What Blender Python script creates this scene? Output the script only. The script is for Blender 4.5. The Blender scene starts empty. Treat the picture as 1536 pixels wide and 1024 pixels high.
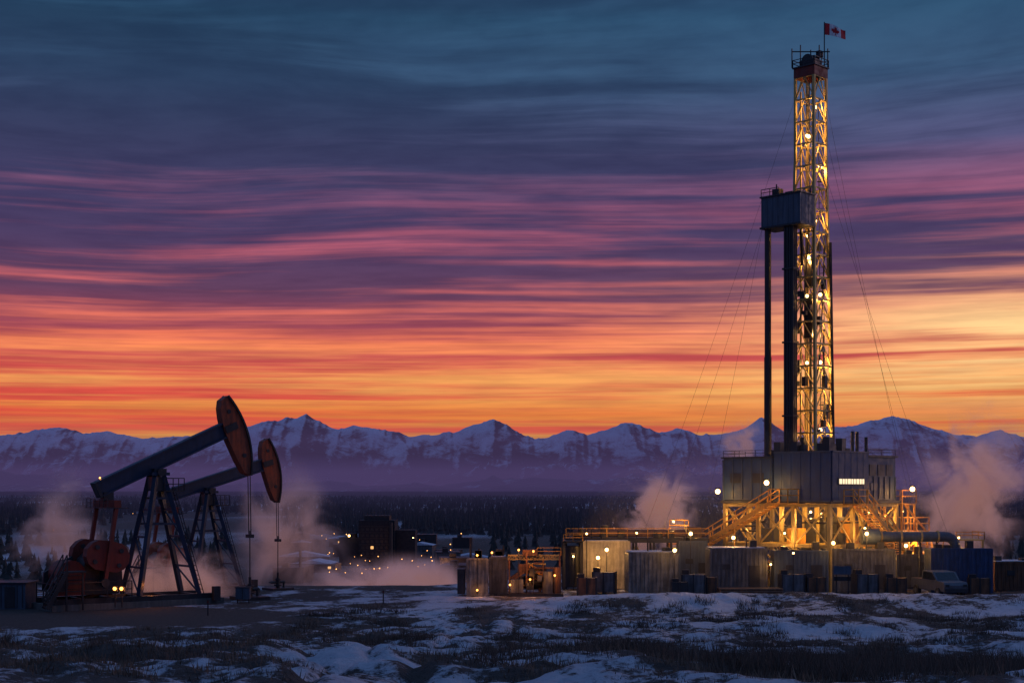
import bpy, math, random
import numpy as np
from mathutils import Vector, Matrix
random.seed(7); np.random.seed(7)
SC = bpy.context.scene
COL = SC.collection
F = 2133.0; HZ = 735.0; CH = 8.0
def WX(px, d): return (px-768)/F*d
def WZ(py, d): return CH-(py-HZ)/F*d
def lin(c):
    return tuple(((v/255)/12.92 if v/255 <= .04045 else ((v/255+.055)/1.055)**2.4) for v in c)+(1,)

# ---------------- numpy noise ----------------
_T = np.random.rand(8, 256, 256)
def vn(x, y, s=0):
    t = _T[s % 8]
    xi = np.floor(x).astype(int); yi = np.floor(y).astype(int)
    fx = x-xi; fy = y-yi
    fx = fx*fx*fx*(fx*(fx*6-15)+10); fy = fy*fy*fy*(fy*(fy*6-15)+10)
    a = t[xi % 256, yi % 256]; b = t[(xi+1) % 256, yi % 256]
    c = t[xi % 256, (yi+1) % 256]; d = t[(xi+1) % 256, (yi+1) % 256]
    return (a*(1-fx)+b*fx)*(1-fy)+(c*(1-fx)+d*fx)*fy
def fbm(x, y, o=5, s=0, g=.5):
    r = 0; a = 1; n = 0
    for i in range(o):
        r = r+a*vn(x*2**i+17.3*i, y*2**i+9.1*i, s+i); n += a; a *= g
    return r/n
def ridged(x, y, o=5, s=0, g=.5):
    r = 0; a = 1; n = 0; w = 1
    for i in range(o):
        k = 1-np.abs(2*vn(x*2.03**i+31.7*i, y*2.03**i+5.3*i, s+i)-1)
        k = k*k*w; w = np.clip(k*1.8, 0, 1)
        r = r+a*k; n += a; a *= g
    return r/n
def sstep(a, b, x):
    t = np.clip((x-a)/(b-a), 0, 1); return t*t*(3-2*t)

# ---------------- node helpers ----------------
class NT:
    def __init__(s, tree): s.t = tree; s.t.nodes.clear()
    def n(s, typ, **kw):
        nd = s.t.nodes.new(typ)
        for k, v in kw.items(): setattr(nd, k, v)
        return nd
    def l(s, a, b): s.t.links.new(a, b)
    def setin(s, sock, v):
        if isinstance(v, bpy.types.NodeSocket): s.l(v, sock)
        else: sock.default_value = v
    def m(s, op, a, b=0.0, c=0.0, clamp=False):
        nd = s.n('ShaderNodeMath', operation=op, use_clamp=clamp)
        s.setin(nd.inputs[0], a); s.setin(nd.inputs[1], b); s.setin(nd.inputs[2], c)
        return nd.outputs[0]
    def mr(s, v, a, b, c=0., d=1., smooth=True):
        nd = s.n('ShaderNodeMapRange', interpolation_type='SMOOTHSTEP' if smooth else 'LINEAR')
        for i, q in enumerate((v, a, b, c, d)): s.setin(nd.inputs[i], q)
        return nd.outputs[0]
    def xyz(s, x, y, z=0.0):
        nd = s.n('ShaderNodeCombineXYZ')
        s.setin(nd.inputs[0], x); s.setin(nd.inputs[1], y); s.setin(nd.inputs[2], z)
        return nd.outputs[0]
    def noise(s, vec, scale, detail=4, rough=.5, dist=0.):
        nd = s.n('ShaderNodeTexNoise')
        if vec is not None: s.l(vec, nd.inputs['Vector'])
        nd.inputs['Scale'].default_value = scale; nd.inputs['Detail'].default_value = detail
        nd.inputs['Roughness'].default_value = rough; nd.inputs['Distortion'].default_value = dist
        return nd.outputs['Fac']
    def ramp(s, fac, stops):
        nd = s.n('ShaderNodeValToRGB'); r = nd.color_ramp
        while len(r.elements) > 1: r.elements.remove(r.elements[-1])
        r.elements[0].position = stops[0][0]; r.elements[0].color = stops[0][1]
        for p, c in stops[1:]:
            e = r.elements.new(p); e.color = c
        s.l(fac, nd.inputs[0]); return nd.outputs[0]
    def mix(s, f, a, b, mode='MIX'):
        nd = s.n('ShaderNodeMix', data_type='RGBA', blend_type=mode)
        s.setin(nd.inputs[0], f); s.setin(nd.inputs[6], a); s.setin(nd.inputs[7], b)
        return nd.outputs[2]

def newmat(name):
    m = bpy.data.materials.new(name); m.use_nodes = True
    return m, NT(m.node_tree)
def paint(name, col, rough=.55, metal=0., var=.35, scale=1.5, bump=.15):
    m, t = newmat(name)
    o = t.n('ShaderNodeOutputMaterial'); p = t.n('ShaderNodeBsdfPrincipled'); t.l(p.outputs[0], o.inputs[0])
    tc = t.n('ShaderNodeTexCoord').outputs['Object']
    a = t.noise(tc, scale, 4, .65)
    mp = t.n('ShaderNodeMapping'); mp.inputs['Scale'].default_value = (4, 4, .5); t.l(tc, mp.inputs[0])
    b = t.noise(mp.outputs[0], 1.2, 3, .6)
    f = t.mr(t.m('MULTIPLY', a, b), .12, .42)
    c0 = tuple(v*(1-var) for v in col)+(1,); c1 = tuple(min(1, v*(1+var*.4)) for v in col)+(1,)
    t.l(t.mix(f, c0, c1), p.inputs['Base Color'])
    t.setin(p.inputs['Roughness'], t.mr(a, .3, .7, rough-.12, rough+.15)); p.inputs['Metallic'].default_value = metal
    if bump:
        bp = t.n('ShaderNodeBump'); bp.inputs['Strength'].default_value = bump; bp.inputs['Distance'].default_value = .05
        t.l(a, bp.inputs['Height']); t.l(bp.outputs[0], p.inputs['Normal'])
    return m
def emis(name, col, st):
    m, t = newmat(name)
    o = t.n('ShaderNodeOutputMaterial'); e = t.n('ShaderNodeEmission'); t.l(e.outputs[0], o.inputs[0])
    e.inputs[0].default_value = tuple(col)+(1,); e.inputs[1].default_value = st
    return m

M_STEEL = paint('painted_structural_steel', (.44, .32, .10), .5, .2)
M_DARK = paint('dark_steel', (.028, .028, .034), .5, .3)
M_BLUE = paint('blue_cladding', (.012, .042, .115), .6, .0, var=.35)
M_BLUEP = paint('blue_pump_paint', (.009, .022, .056), .5, .1)
M_RED = paint('red_oxide_paint', (.16, .020, .012), .6, .1)
M_HEAD = paint('horsehead_red_paint', (.26, .046, .014), .6, .05, var=.6)
M_GREYB = paint('grey_blue_panel', (.045, .070, .11), .55, .05)
M_GREY = paint('grey_container_paint', (.085, .09, .105), .6, .05, var=.6)
M_GREY2 = paint('pale_container_paint', (.15, .155, .16), .6, .05, var=.6)
M_WHITE = paint('ivory_cladding', (.45, .39, .26), .55, 0, var=.4)
M_TRUCK = paint('silver_vehicle_paint', (.09, .10, .12), .4, .2, var=.3)
M_YEL = paint('yellow_safety_paint', (.60, .28, .025), .5, .05)
M_CBLUE = paint('blue_container_paint', (.015, .045, .13), .5, .1, var=.5)
M_RUST = paint('rusty_steel', (.14, .06, .03), .7, .1, var=.6)
M_CONC = paint('concrete', (.11, .105, .10), .85, 0)
M_SNOWCAP = paint('roof_snow', (.50, .55, .64), .8, 0, var=.4)
M_RUB = paint('tyre_rubber', (.02, .02, .02), .8, 0)
M_GLASS = paint('dark_glass', (.02, .025, .03), .1, 0, bump=0)
M_BULB = emis('lamp_bulb', (1, .56, .18), 12)
M_BULBO = emis('sodium_bulb', (1, .36, .07), 6)
M_WIN = emis('lit_window', (1, .80, .5), 1.3)
M_WINO = emis('town_window', (1, .5, .18), 1.2)
M_FR = paint('flag_red', (.55, .02, .03), .8, 0, bump=0); M_FW = paint('flag_white', (.8, .8, .8), .8, 0, bump=0)

# ---------------- mesh builder ----------------
class B:
    def __init__(s, name, mats): s.name = name; s.mats = mats; s.v = []; s.f = []; s.m = []
    def add(s, v, f, mi):
        o = len(s.v); s.v += [tuple(p) for p in v]; s.f += [tuple(i+o for i in q) for q in f]; s.m += [mi]*len(f)
    def box(s, c, d, mi=0, rz=0.):
        hx, hy, hz = d[0]/2, d[1]/2, d[2]/2; cs, sn = math.cos(rz), math.sin(rz); vs = []
        for z in (-hz, hz):
            for x, y in ((-hx, -hy), (hx, -hy), (hx, hy), (-hx, hy)):
                vs.append((c[0]+x*cs-y*sn, c[1]+x*sn+y*cs, c[2]+z))
        s.add(vs, [(3, 2, 1, 0), (4, 5, 6, 7), (0, 1, 5, 4), (1, 2, 6, 5), (2, 3, 7, 6), (3, 0, 4, 7)], mi)
    def bb(s, a, b, mi=0):
        s.box([(a[i]+b[i])/2 for i in range(3)], [abs(b[i]-a[i]) for i in range(3)], mi)
    def beam(s, p, q, w, h=None, mi=0):
        h = h or w; p = Vector(p); q = Vector(q); d = (q-p)
        if d.length < 1e-6: return
        d.normalize(); up = Vector((0, 0, 1)) if abs(d.z) < .98 else Vector((0, 1, 0))
        r = d.cross(up).normalized(); u = r.cross(d).normalized(); vs = []
        for e in (p, q):
            for a, b in ((-1, -1), (1, -1), (1, 1), (-1, 1)): vs.append(e+r*(a*w/2)+u*(b*h/2))
        s.add(vs, [(3, 2, 1, 0), (4, 5, 6, 7), (0, 1, 5, 4), (1, 2, 6, 5), (2, 3, 7, 6), (3, 0, 4, 7)], mi)
    def cyl(s, p, q, r, mi=0, n=12, r2=None):
        r2 = r if r2 is None else r2; p = Vector(p); q = Vector(q); d = (q-p).normalized()
        up = Vector((0, 0, 1)) if abs(d.z) < .9 else Vector((1, 0, 0))
        a = d.cross(up).normalized(); b = a.cross(d); vs = []
        for e, rr in ((p, r), (q, r2)):
            for i in range(n):
                t = 2*math.pi*i/n; vs.append(e+a*(math.cos(t)*rr)+b*(math.sin(t)*rr))
        fs = [(i, (i+1) % n, n+(i+1) % n, n+i) for i in range(n)]
        fs += [tuple(range(n))[::-1], tuple(range(n, 2*n))]
        s.add(vs, fs, mi)
    def sph(s, c, r, mi=0, n=8, k=6):
        vs = [(c[0], c[1], c[2]-r)]
        for j in range(1, k):
            ph = -math.pi/2+math.pi*j/k
            for i in range(n):
                t = 2*math.pi*i/n; vs.append((c[0]+r*math.cos(ph)*math.cos(t), c[1]+r*math.cos(ph)*math.sin(t), c[2]+r*math.sin(ph)))
        vs.append((c[0], c[1], c[2]+r)); L = len(vs)-1; fs = []
        for i in range(n): fs.append((0, 1+(i+1) % n, 1+i))
        for j in range(k-2):
            for i in range(n):
                a = 1+j*n+i; b = 1+j*n+(i+1) % n; fs.append((a, b, b+n, a+n))
        for i in range(n): fs.append((L, 1+(k-2)*n+i, 1+(k-2)*n+(i+1) % n))
        s.add(vs, fs, mi)
    def prism(s, pts, y0, y1, mi=0):      # outline in xz, extruded along y
        n = len(pts); vs = [(x, y0, z) for x, z in pts]+[(x, y1, z) for x, z in pts]
        fs = [tuple(range(n)), tuple(range(n, 2*n))[::-1]]+[((i+1) % n, i, n+i, n+(i+1) % n) for i in range(n)]
        s.add(vs, fs, mi)
    def rail(s, pts, h=1.1, mi=0, w=.06, posts=1.5):
        for a, b in zip(pts[:-1], pts[1:]):
            a = Vector(a); b = Vector(b); L = (b-a).length; k = max(1, int(L/posts)); up = Vector((0, 0, 1))
            for z in (h, h*.55): s.beam(a+up*z, b+up*z, w, w, mi)
            for i in range(k+1):
                p = a.lerp(b, i/k); s.beam(p, p+up*h, w, w, mi)
    def stairs(s, a, b, w, mi=0, mr=0):
        a = Vector(a); b = Vector(b); d = b-a; hd = Vector((d.x, d.y, 0)).normalized(); sd = Vector((-hd.y, hd.x, 0))*w/2
        n = max(3, int(abs(d.z)/.2))
        for k in (-1, 1):
            s.beam(a+sd*k, b+sd*k, .08, .28, mi)
            s.rail([a+sd*k, b+sd*k], 1.1, mr, .07, 1.2)
        for i in range(n):
            p = a.lerp(b, (i+.5)/n); s.beam(p-sd*.95, p+sd*.95, .26, .05, mi)
    def done(s, parent=None, loc=(0, 0, 0), rz=0., smooth=False):
        me = bpy.data.meshes.new(s.name); me.from_pydata(s.v, [], s.f)
        for m in s.mats: me.materials.append(m)
        me.polygons.foreach_set('material_index', s.m); 
        if smooth: me.polygons.foreach_set('use_smooth', [True]*len(s.f))
        me.update()
        o = bpy.data.objects.new(s.name, me); COL.objects.link(o); o.location = loc; o.rotation_euler[2] = rz
        if parent: o.parent = parent
        return o
def empty(name, loc, rz=0., sc=1.):
    o = bpy.data.objects.new(name, None); COL.objects.link(o); o.location = loc; o.rotation_euler[2] = rz; o.scale = (sc,)*3
    o.empty_display_size = .5; return o
def lamp(parent, loc, W, col=(1, .48, .12), r=.15, name='lamp_light'):
    l = bpy.data.lights.new(name, 'POINT'); l.energy = W; l.color = col; l.shadow_soft_size = r
    o = bpy.data.objects.new(name, l); COL.objects.link(o); o.location = loc
    if parent: o.parent = parent
    return o

# ---------------- camera ----------------
cd = bpy.data.cameras.new('camera'); cam = bpy.data.objects.new('camera', cd); COL.objects.link(cam)
cam.location = (0, 0, CH); cam.rotation_euler = (math.radians(90), 0, 0)
cd.lens = 50; cd.sensor_width = 36; cd.shift_y = (HZ-512)/1536; cd.clip_start = .5; cd.clip_end = 40000
SC.camera = cam
SC.view_settings.view_transform = 'Standard'; SC.view_settings.look = 'None'

# ---------------- world ----------------
w = bpy.data.worlds.new('World'); SC.world = w; w.use_nodes = True
t = NT(w.node_tree)
out = t.n('ShaderNodeOutputWorld'); bg = t.n('ShaderNodeBackground'); t.l(bg.outputs[0], out.inputs[0])
sp = t.n('ShaderNodeSeparateXYZ'); t.l(t.n('ShaderNodeTexCoord').outputs['Generated'], sp.inputs[0])
X, Y, Z = sp.outputs
az = t.m('ARCTAN2', X, Y); e = t.m('MAXIMUM', Z, 0.0)
warp = t.m('SUBTRACT', t.noise(t.xyz(t.m('MULTIPLY', az, 1.7), t.m('MULTIPLY', e, 7.), 4.4), 1.0, 2), .5)
lg = t.m('LOGARITHM', t.m('ADD', e, .05), math.e)
v = t.m('ADD', lg, t.m('MULTIPLY', warp, t.mr(e, .04, .2, .10, .22)))
v = t.m('SUBTRACT', v, t.m('MULTIPLY', az, t.mr(e, .05, .2, .01, .045)))
n1 = t.noise(t.xyz(t.m('MULTIPLY', az, 1.5), t.m('MULTIPLY', v, 9.), 3.3), 1., 3, .5, .08)
n2 = t.noise(t.xyz(t.m('MULTIPLY', az, 3.2), t.m('MULTIPLY', v, 24.), 5.2), 1., 4, .6, .1)
n4 = t.noise(t.xyz(t.m('MULTIPLY', az, 5.), t.m('MULTIPLY', v, 60.), 8.8), 1., 3, .6, .1)
n3 = t.noise(t.xyz(t.m('MULTIPLY', az, 5.0), t.m('MULTIPLY', v, 7.), 9.2), 1., 4, .62, .2)
st = t.m('ADD', t.m('ADD', t.m('MULTIPLY', n1, .46), t.m('MULTIPLY', n4, .07)), t.m('ADD', t.m('MULTIPLY', n2, .30), t.m('MULTIPLY', n3, .17)))
bias = t.m('ADD', t.mr(e, .18, .07, -.05, .050), t.m('MULTIPLY', az, .13))
f = t.mr(t.m('ADD', st, bias), .42, .60)
E = .5
er = t.m('MULTIPLY', e, 1/E)
def S(py): 
    tn = (735-py)/F; return tn/math.sqrt(1+tn*tn)/E
lit = t.ramp(er, [(0, lin((255, 180, 60))), (S(650), lin((255, 178, 46))), (S(622), lin((255, 138, 34))), (S(590), lin((255, 176, 86))),
    (S(550), lin((255, 160, 92))), (S(505), lin((255, 130, 92))), (S(445), lin((228, 112, 108))), (S(370), lin((190, 96, 116))), (S(300), lin((146, 88, 120))),
    (S(230), lin((86, 86, 126))), (S(130), lin((60, 88, 122))), (S(30), lin((48, 82, 114))), (.85, lin((74, 100, 146))), (1, lin((84, 114, 168)))])
drk = t.ramp(er, [(0, lin((246, 104, 42))), (S(650), lin((252, 104, 34))), (S(622), lin((238, 78, 40))), (S(590), lin((226, 82, 60))),
    (S(550), lin((208, 82, 76))), (S(505), lin((160, 72, 86))), (S(440), lin((98, 64, 94))), (S(370), lin((76, 61, 98))), (S(300), lin((64, 60, 98))),
    (S(230), lin((56, 60, 94))), (S(130), lin((44, 63, 94))), (S(30), lin((34, 60, 88))), (.85, lin((62, 84, 126))), (1, lin((80, 108, 160)))])
c = t.mix(f, drk, lit)
ga = t.m('DIVIDE', t.m('SUBTRACT', az, .36), .19); ge = t.m('DIVIDE', t.m('SUBTRACT', e, .10), .038)
g = t.m('EXPONENT', t.m('MULTIPLY', t.m('ADD', t.m('MULTIPLY', ga, ga), t.m('MULTIPLY', ge, ge)), -1.))
g = t.m('MULTIPLY', g, t.mr(st, .38, .56))
c = t.mix(t.m('MULTIPLY', g, .9, clamp=True), c, lin((255, 220, 152)))
mot = t.noise(t.xyz(t.m('MULTIPLY', az, 14.), t.m('MULTIPLY', v, 26.), 2.2), 1., 4, .6)
c = t.mix(1., c, t.mix(t.mr(mot, .3, .7), (.87, .87, .9, 1), (1.10, 1.10, 1.08, 1)), 'MULTIPLY')
side = t.ramp(er, [(0, lin((74, 66, 100))), (.25, lin((74, 78, 120))), (.6, lin((76, 98, 148))), (1, lin((84, 114, 168)))])
wgt = t.mr(Y, .25, .85)
c = t.mix(wgt, side, c)
c = t.mix(t.mr(Z, -.03, -.005), (.012, .012, .02, 1), c)
t.l(c, bg.inputs[0]); bg.inputs[1].default_value = 1.0

sl = bpy.data.lights.new('afterglow_sun', 'SUN'); so = bpy.data.objects.new('afterglow_sun', sl); COL.objects.link(so)
sl.energy = .30; sl.angle = math.radians(12); sl.color = (.95, .62, .66)
so.rotation_euler = (math.radians(80), 0, math.radians(180-75)); so.location = (40, 40, 60)

# ---------------- ground ----------------
def prof(x, y):
    near = 6.3-.079*y
    s = sstep(0, 1, (y-50)/40.)
    z = (near*(1-s)+0*s)
    z = np.where(y > 90, 0, z)
    edge = 116+22*sstep(-8, 8, x)
    dr = sstep(0, 1, (y-edge)/85.)
    return z-12*dr
def ground_z(x, y):
    x = np.asarray(x, float); y = np.asarray(y, float)
    z = prof(x, y)
    pad = sstep(100, 82, y)*sstep(-40, 5, y)
    leftpad = sstep(-10, -16, x)*sstep(78, 84, y)
    z = z+((fbm(x/9, y/7, 4, 1)-.5)*1.5+(fbm(x/1.9, y/1.6, 4, 4, .62)-.5)*.68)*pad*(1-leftpad)
    bank = sstep(-5, 9, x)*np.exp(-((y-98.5)/4.2)**2)
    z = z+bank*(.55+.5*fbm(x/5, y/5, 3, 5)+.35*(fbm(x/1.1, y/1.1, 3, 6)-.5))
    z = z+(fbm(x/2.5, y/2.5, 3, 2)-.5)*.18*(1-pad)*sstep(400, 120, y)*(1-leftpad)
    far = sstep(200, 500, y)
    z = z+far*(fbm(x/400, y/300, 3, 3)-.5)*5
    return z-track(x, y)*.26
def track_c(y): return -2.8+ (y-30)*-.02 + 6.5*sstep(38, 86, y)*1.0 - 3.2*sstep(28, 50, y)
def track(x, y):
    c = track_c(y); k = 0
    for o in (-.85, .85): k = k+np.exp(-((x-c-o)/.28)**2)
    return k*sstep(98, 80, y)*sstep(0, 12, y)
ys = np.concatenate([np.linspace(-60, 24, 40), np.arange(24.2, 60, .14), np.arange(60, 125, .28), 125*np.exp(np.linspace(0.004, math.log(13500/125), 190))])
us = np.linspace(-1, 1, 520); us = np.sign(us)*(.55*np.abs(us)+.45*us**2)
YY, UU = np.meshgrid(ys, us, indexing='ij')
XX = UU*(45+.85*np.maximum(YY, 0))
ZZ = ground_z(XX, YY)
def grid_obj(name, XX, YY, ZZ, mat, attrs={}):
    ny, nx = XX.shape; v = np.stack([XX, YY, ZZ], -1).reshape(-1, 3)
    idx = np.arange(ny*nx).reshape(ny, nx)
    q = np.stack([idx[:-1, :-1], idx[:-1, 1:], idx[1:, 1:], idx[1:, :-1]], -1).reshape(-1, 4)
    me = bpy.data.meshes.new(name); me.vertices.add(len(v)); me.vertices.foreach_set('co', v.ravel().astype(np.float32))
    me.loops.add(q.size); me.loops.foreach_set('vertex_index', q.ravel().astype(np.int32))
    me.polygons.add(len(q)); me.polygons.foreach_set('loop_start', np.arange(0, q.size, 4, dtype=np.int32))
    me.polygons.foreach_set('use_smooth', [True]*len(q)); me.update(calc_edges=True)
    for k, a in attrs.items():
        at = me.attributes.new(k, 'FLOAT', 'POINT'); at.data.foreach_set('value', a.ravel().astype(np.float32))
    me.materials.append(mat); o = bpy.data.objects.new(name, me); COL.objects.link(o); return o
def snowmask(x, y):
    s = .5+(fbm(x/2.6, y/3.4, 6, 5, .74)-.5)*1.35+.30*(fbm(x/12, y/9, 3, 2)-.5)
    near = s+.01+.07*sstep(2, 14, x)*sstep(46, 60, y)-.10*sstep(-2, -12, x)-.08*sstep(6, 14, x)*sstep(44, 36, y)
    near = near-.12*np.exp(-((x-2.5-.02*y)/2.6)**2-((y-37)/9)**2)
    c = track_c(y)
    near = near+.18*np.exp(-((x-c)/2.0)**2)*sstep(90, 70, y)-.20*track(x, y)
    road = sstep(-13, -17, x)*sstep(83, 86, y)*sstep(97.5, 95, y)
    near = near-.35*road
    near = near-.10*sstep(103, 107, y)*sstep(8, 14, x)+.04*np.exp(-((y-98)/5)**2)
    far = fbm(x/160, y/420, 5, 6, .6)-.15
    k = sstep(130, 230, y)
    return near*(1-k)+far*k
SM = snowmask(XX, YY)
gm, t = newmat('snowy_ground')
o_ = t.n('ShaderNodeOutputMaterial'); p = t.n('ShaderNodeBsdfPrincipled'); t.l(p.outputs[0], o_.inputs[0])
at = t.n('ShaderNodeAttribute', attribute_name='snow').outputs['Fac']
gp = t.n('ShaderNodeNewGeometry').outputs['Position']
mp = t.n('ShaderNodeMapping'); mp.inputs['Scale'].default_value = (.9, 1.0, 1); t.l(gp, mp.inputs[0])
d1 = t.noise(mp.outputs[0], 3.2, 6, .78)
sf = t.mr(t.m('ADD', at, t.m('MULTIPLY', t.m('SUBTRACT', d1, .5), 1.1)), .43, .60)
soil = t.mix(t.noise(gp, 3.5, 4, .7), (.016, .013, .013, 1), (.13, .10, .085, 1))
snow = t.mix(t.noise(gp, 2.2, 5, .7), (.34, .39, .50, 1), (.88, .91, .96, 1))
t.l(t.mix(sf, soil, snow), p.inputs['Base Color']); t.setin(p.inputs['Roughness'], t.mr(sf, 0, 1, .95, .6))
bp = t.n('ShaderNodeBump'); bp.inputs['Strength'].default_value = 1.; bp.inputs['Distance'].default_value = .6
t.l(t.m('ADD', t.noise(gp, 2.4, 6, .75), t.m('MULTIPLY', sf, .2)), bp.inputs['Height']); t.l(bp.outputs[0], p.inputs['Normal'])
grid_obj('ground', XX, YY, ZZ, gm, {'snow': SM})

# ---------------- mountains ----------------
sky = [(-900, 650), (-500, 640), (-200, 652), (0, 653), (50, 646), (90, 641), (130, 650), (165, 647), (210, 657), (260, 654), (300, 656), (355, 648), (385, 636), (402, 629), (415, 631), (428, 626), (445, 627), (460, 620), (475, 630), (490, 638), (510, 643),
    (530, 636), (560, 643), (590, 646), (612, 654), (650, 651), (680, 648), (715, 636), (740, 629), (760, 637), (780, 650), (802, 658), (825, 655), (845, 647), (862, 645), (880, 652), (905, 645), (930, 637), (948, 633), (965, 639), (990, 648),
    (1015, 643), (1050, 651), (1095, 650), (1120, 640), (1140, 625), (1155, 632), (1180, 648), (1215, 645), (1245, 638), (1268, 640), (1300, 633), (1340, 624), (1360, 629), (1390, 638), (1430, 651), (1465, 655), (1500, 645), (1536, 654), (1700, 640), (1900, 652), (2500, 640)]
D0 = 9000.
sx = np.array([WX(a, D0) for a, b in sky]); sh = np.array([WZ(b, D0)+14 for a, b in sky])
mx = np.concatenate([np.linspace(-6900, -3400, 90), np.linspace(-3390, 3390, 860), np.linspace(3400, 6900, 90)]); my = np.concatenate([np.linspace(5200, 9000, 230), np.linspace(9020, 11500, 40)])
MY, MX = np.meshgrid(my, mx, indexing='ij')
tf = np.clip((MY-5200)/3800, 0, 1); tb = np.clip((MY-9000)/2500, 0, 1)
wx = MX+(fbm(MX/900, MY/900, 3, 1)-.5)*900*(1-tf)*sstep(0, .3, 1-tf)
Hc = np.interp(wx, sx, sh)+(ridged(MX/70, MY/400, 3, 6)-.45)*16
mean = 330.
Hc = mean+(Hc-mean)*(.25+.75*sstep(.3, 1, tf))
qx = MX+(fbm(MX/400, MY/400, 3, 3)-.5)*320
R = ridged((qx+.30*MY)/780, MY/1100, 7, 2, .58); R2 = ridged(qx/240+3, MY/380, 5, 4, .6)
g_ = .12*tf+.88*tf**1.6
up = sstep(.999, .84, tf)
MZ = Hc*g_*(1-up*(.92*(1-R)**1.1+.26*(1-R2)))
MZ = MZ+80*ridged(MX/900+7.7, MY/700, 6, 5, .58)*np.exp(-((tf-.42)/.17)**2)
MZ = MZ*(1-tb**1.2)-14
mm, t = newmat('mountain_rock_snow')
o_ = t.n('ShaderNodeOutputMaterial'); p = t.n('ShaderNodeBsdfPrincipled'); t.l(p.outputs[0], o_.inputs[0])
geo = t.n('ShaderNodeNewGeometry'); sN = t.n('ShaderNodeSeparateXYZ')
sP = t.n('ShaderNodeSeparateXYZ'); t.l(geo.outputs['Position'], sP.inputs[0])
mp = t.n('ShaderNodeMapping'); mp.inputs['Scale'].default_value = (.008, .004, .016); mp.inputs['Rotation'].default_value = (0, .35, .2); t.l(geo.outputs['Position'], mp.inputs[0])
nn = t.noise(mp.outputs[0], 1., 7, .70, .5)
bp = t.n('ShaderNodeBump'); bp.inputs['Strength'].default_value = 1.; bp.inputs['Distance'].default_value = 50.
t.l(nn, bp.inputs['Height']); t.l(bp.outputs[0], p.inputs['Normal']); t.l(geo.outputs['Normal'], sN.inputs[0])
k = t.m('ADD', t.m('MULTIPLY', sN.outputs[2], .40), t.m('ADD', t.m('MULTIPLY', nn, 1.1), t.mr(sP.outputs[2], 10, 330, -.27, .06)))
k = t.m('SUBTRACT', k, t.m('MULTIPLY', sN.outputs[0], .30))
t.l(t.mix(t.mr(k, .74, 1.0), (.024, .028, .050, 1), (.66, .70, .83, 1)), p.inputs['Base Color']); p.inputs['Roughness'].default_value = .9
grid_obj('mountain_range', MX, MY, MZ, mm)

# ---------------- self-lit haze over the plain ----------------
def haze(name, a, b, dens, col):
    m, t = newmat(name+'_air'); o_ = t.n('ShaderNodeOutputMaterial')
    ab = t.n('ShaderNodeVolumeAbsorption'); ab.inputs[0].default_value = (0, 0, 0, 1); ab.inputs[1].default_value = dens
    em = t.n('ShaderNodeEmission'); em.inputs[0].default_value = col; em.inputs[1].default_value = dens  # volume emits its own colour in place of scattered sky light
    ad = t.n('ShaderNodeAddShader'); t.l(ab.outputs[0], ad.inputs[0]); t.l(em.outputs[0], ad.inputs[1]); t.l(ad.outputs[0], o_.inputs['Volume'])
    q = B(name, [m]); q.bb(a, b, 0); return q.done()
haze('emissive_valley_haze', (-8000, 3200, -40), (8000, 8900, 330), .00011, lin((84, 66, 106)))
haze('emissive_low_haze', (-6000, 4000, -40), (6000, 7600, 110), .00026, lin((76, 64, 108)))
haze('emissive_forest_haze', (-4500, 440, -40), (4500, 3100, 6.5), .00050, lin((38, 35, 60)))

# ---------------- steam ----------------
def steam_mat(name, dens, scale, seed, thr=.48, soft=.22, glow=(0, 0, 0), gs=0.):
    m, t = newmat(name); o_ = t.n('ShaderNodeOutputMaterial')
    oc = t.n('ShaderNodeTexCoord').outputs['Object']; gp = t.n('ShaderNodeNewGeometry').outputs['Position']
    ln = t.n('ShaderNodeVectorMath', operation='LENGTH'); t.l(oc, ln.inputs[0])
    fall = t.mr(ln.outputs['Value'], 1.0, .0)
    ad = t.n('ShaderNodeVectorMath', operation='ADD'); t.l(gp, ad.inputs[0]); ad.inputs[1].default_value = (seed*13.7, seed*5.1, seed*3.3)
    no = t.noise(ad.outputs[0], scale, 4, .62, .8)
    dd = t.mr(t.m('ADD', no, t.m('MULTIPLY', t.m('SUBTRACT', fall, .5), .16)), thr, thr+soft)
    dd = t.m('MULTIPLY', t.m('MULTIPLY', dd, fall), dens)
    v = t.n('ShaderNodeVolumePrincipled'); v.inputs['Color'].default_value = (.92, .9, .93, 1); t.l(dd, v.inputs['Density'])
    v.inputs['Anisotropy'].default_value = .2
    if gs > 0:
        v.inputs['Emission Color'].default_value = tuple(glow)+(1,); t.l(t.m('MULTIPLY', dd, gs), v.inputs['Emission Strength'])  # steam emits a warm tint itself, standing in for light falling on it
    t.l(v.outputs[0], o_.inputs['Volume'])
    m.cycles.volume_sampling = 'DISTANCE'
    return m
def puff(name, c, r, mat, parent=None, tilt=0.):
    q = B(name, [mat]); q.sph((0, 0, 0), 1., 0, 14, 10); o = q.done(parent); o.location = c; o.scale = r; o.rotation_euler[1] = tilt; return o
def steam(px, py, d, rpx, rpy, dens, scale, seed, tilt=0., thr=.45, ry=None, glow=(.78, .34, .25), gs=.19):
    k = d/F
    return puff('glowing_steam_plume', (WX(px, d), d, WZ(py, d)), (rpx*k, ry or rpx*k*.7, rpy*k), steam_mat('steam', dens, scale, seed, thr, .20, glow, gs), tilt=tilt)
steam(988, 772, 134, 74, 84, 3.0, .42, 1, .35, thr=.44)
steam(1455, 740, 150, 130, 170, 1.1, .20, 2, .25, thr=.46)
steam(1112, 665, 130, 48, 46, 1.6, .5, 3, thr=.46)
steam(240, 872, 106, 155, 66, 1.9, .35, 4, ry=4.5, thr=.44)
steam(95, 800, 150, 105, 125, .60, .17, 5, .3, gs=.10, thr=.46)
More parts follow.
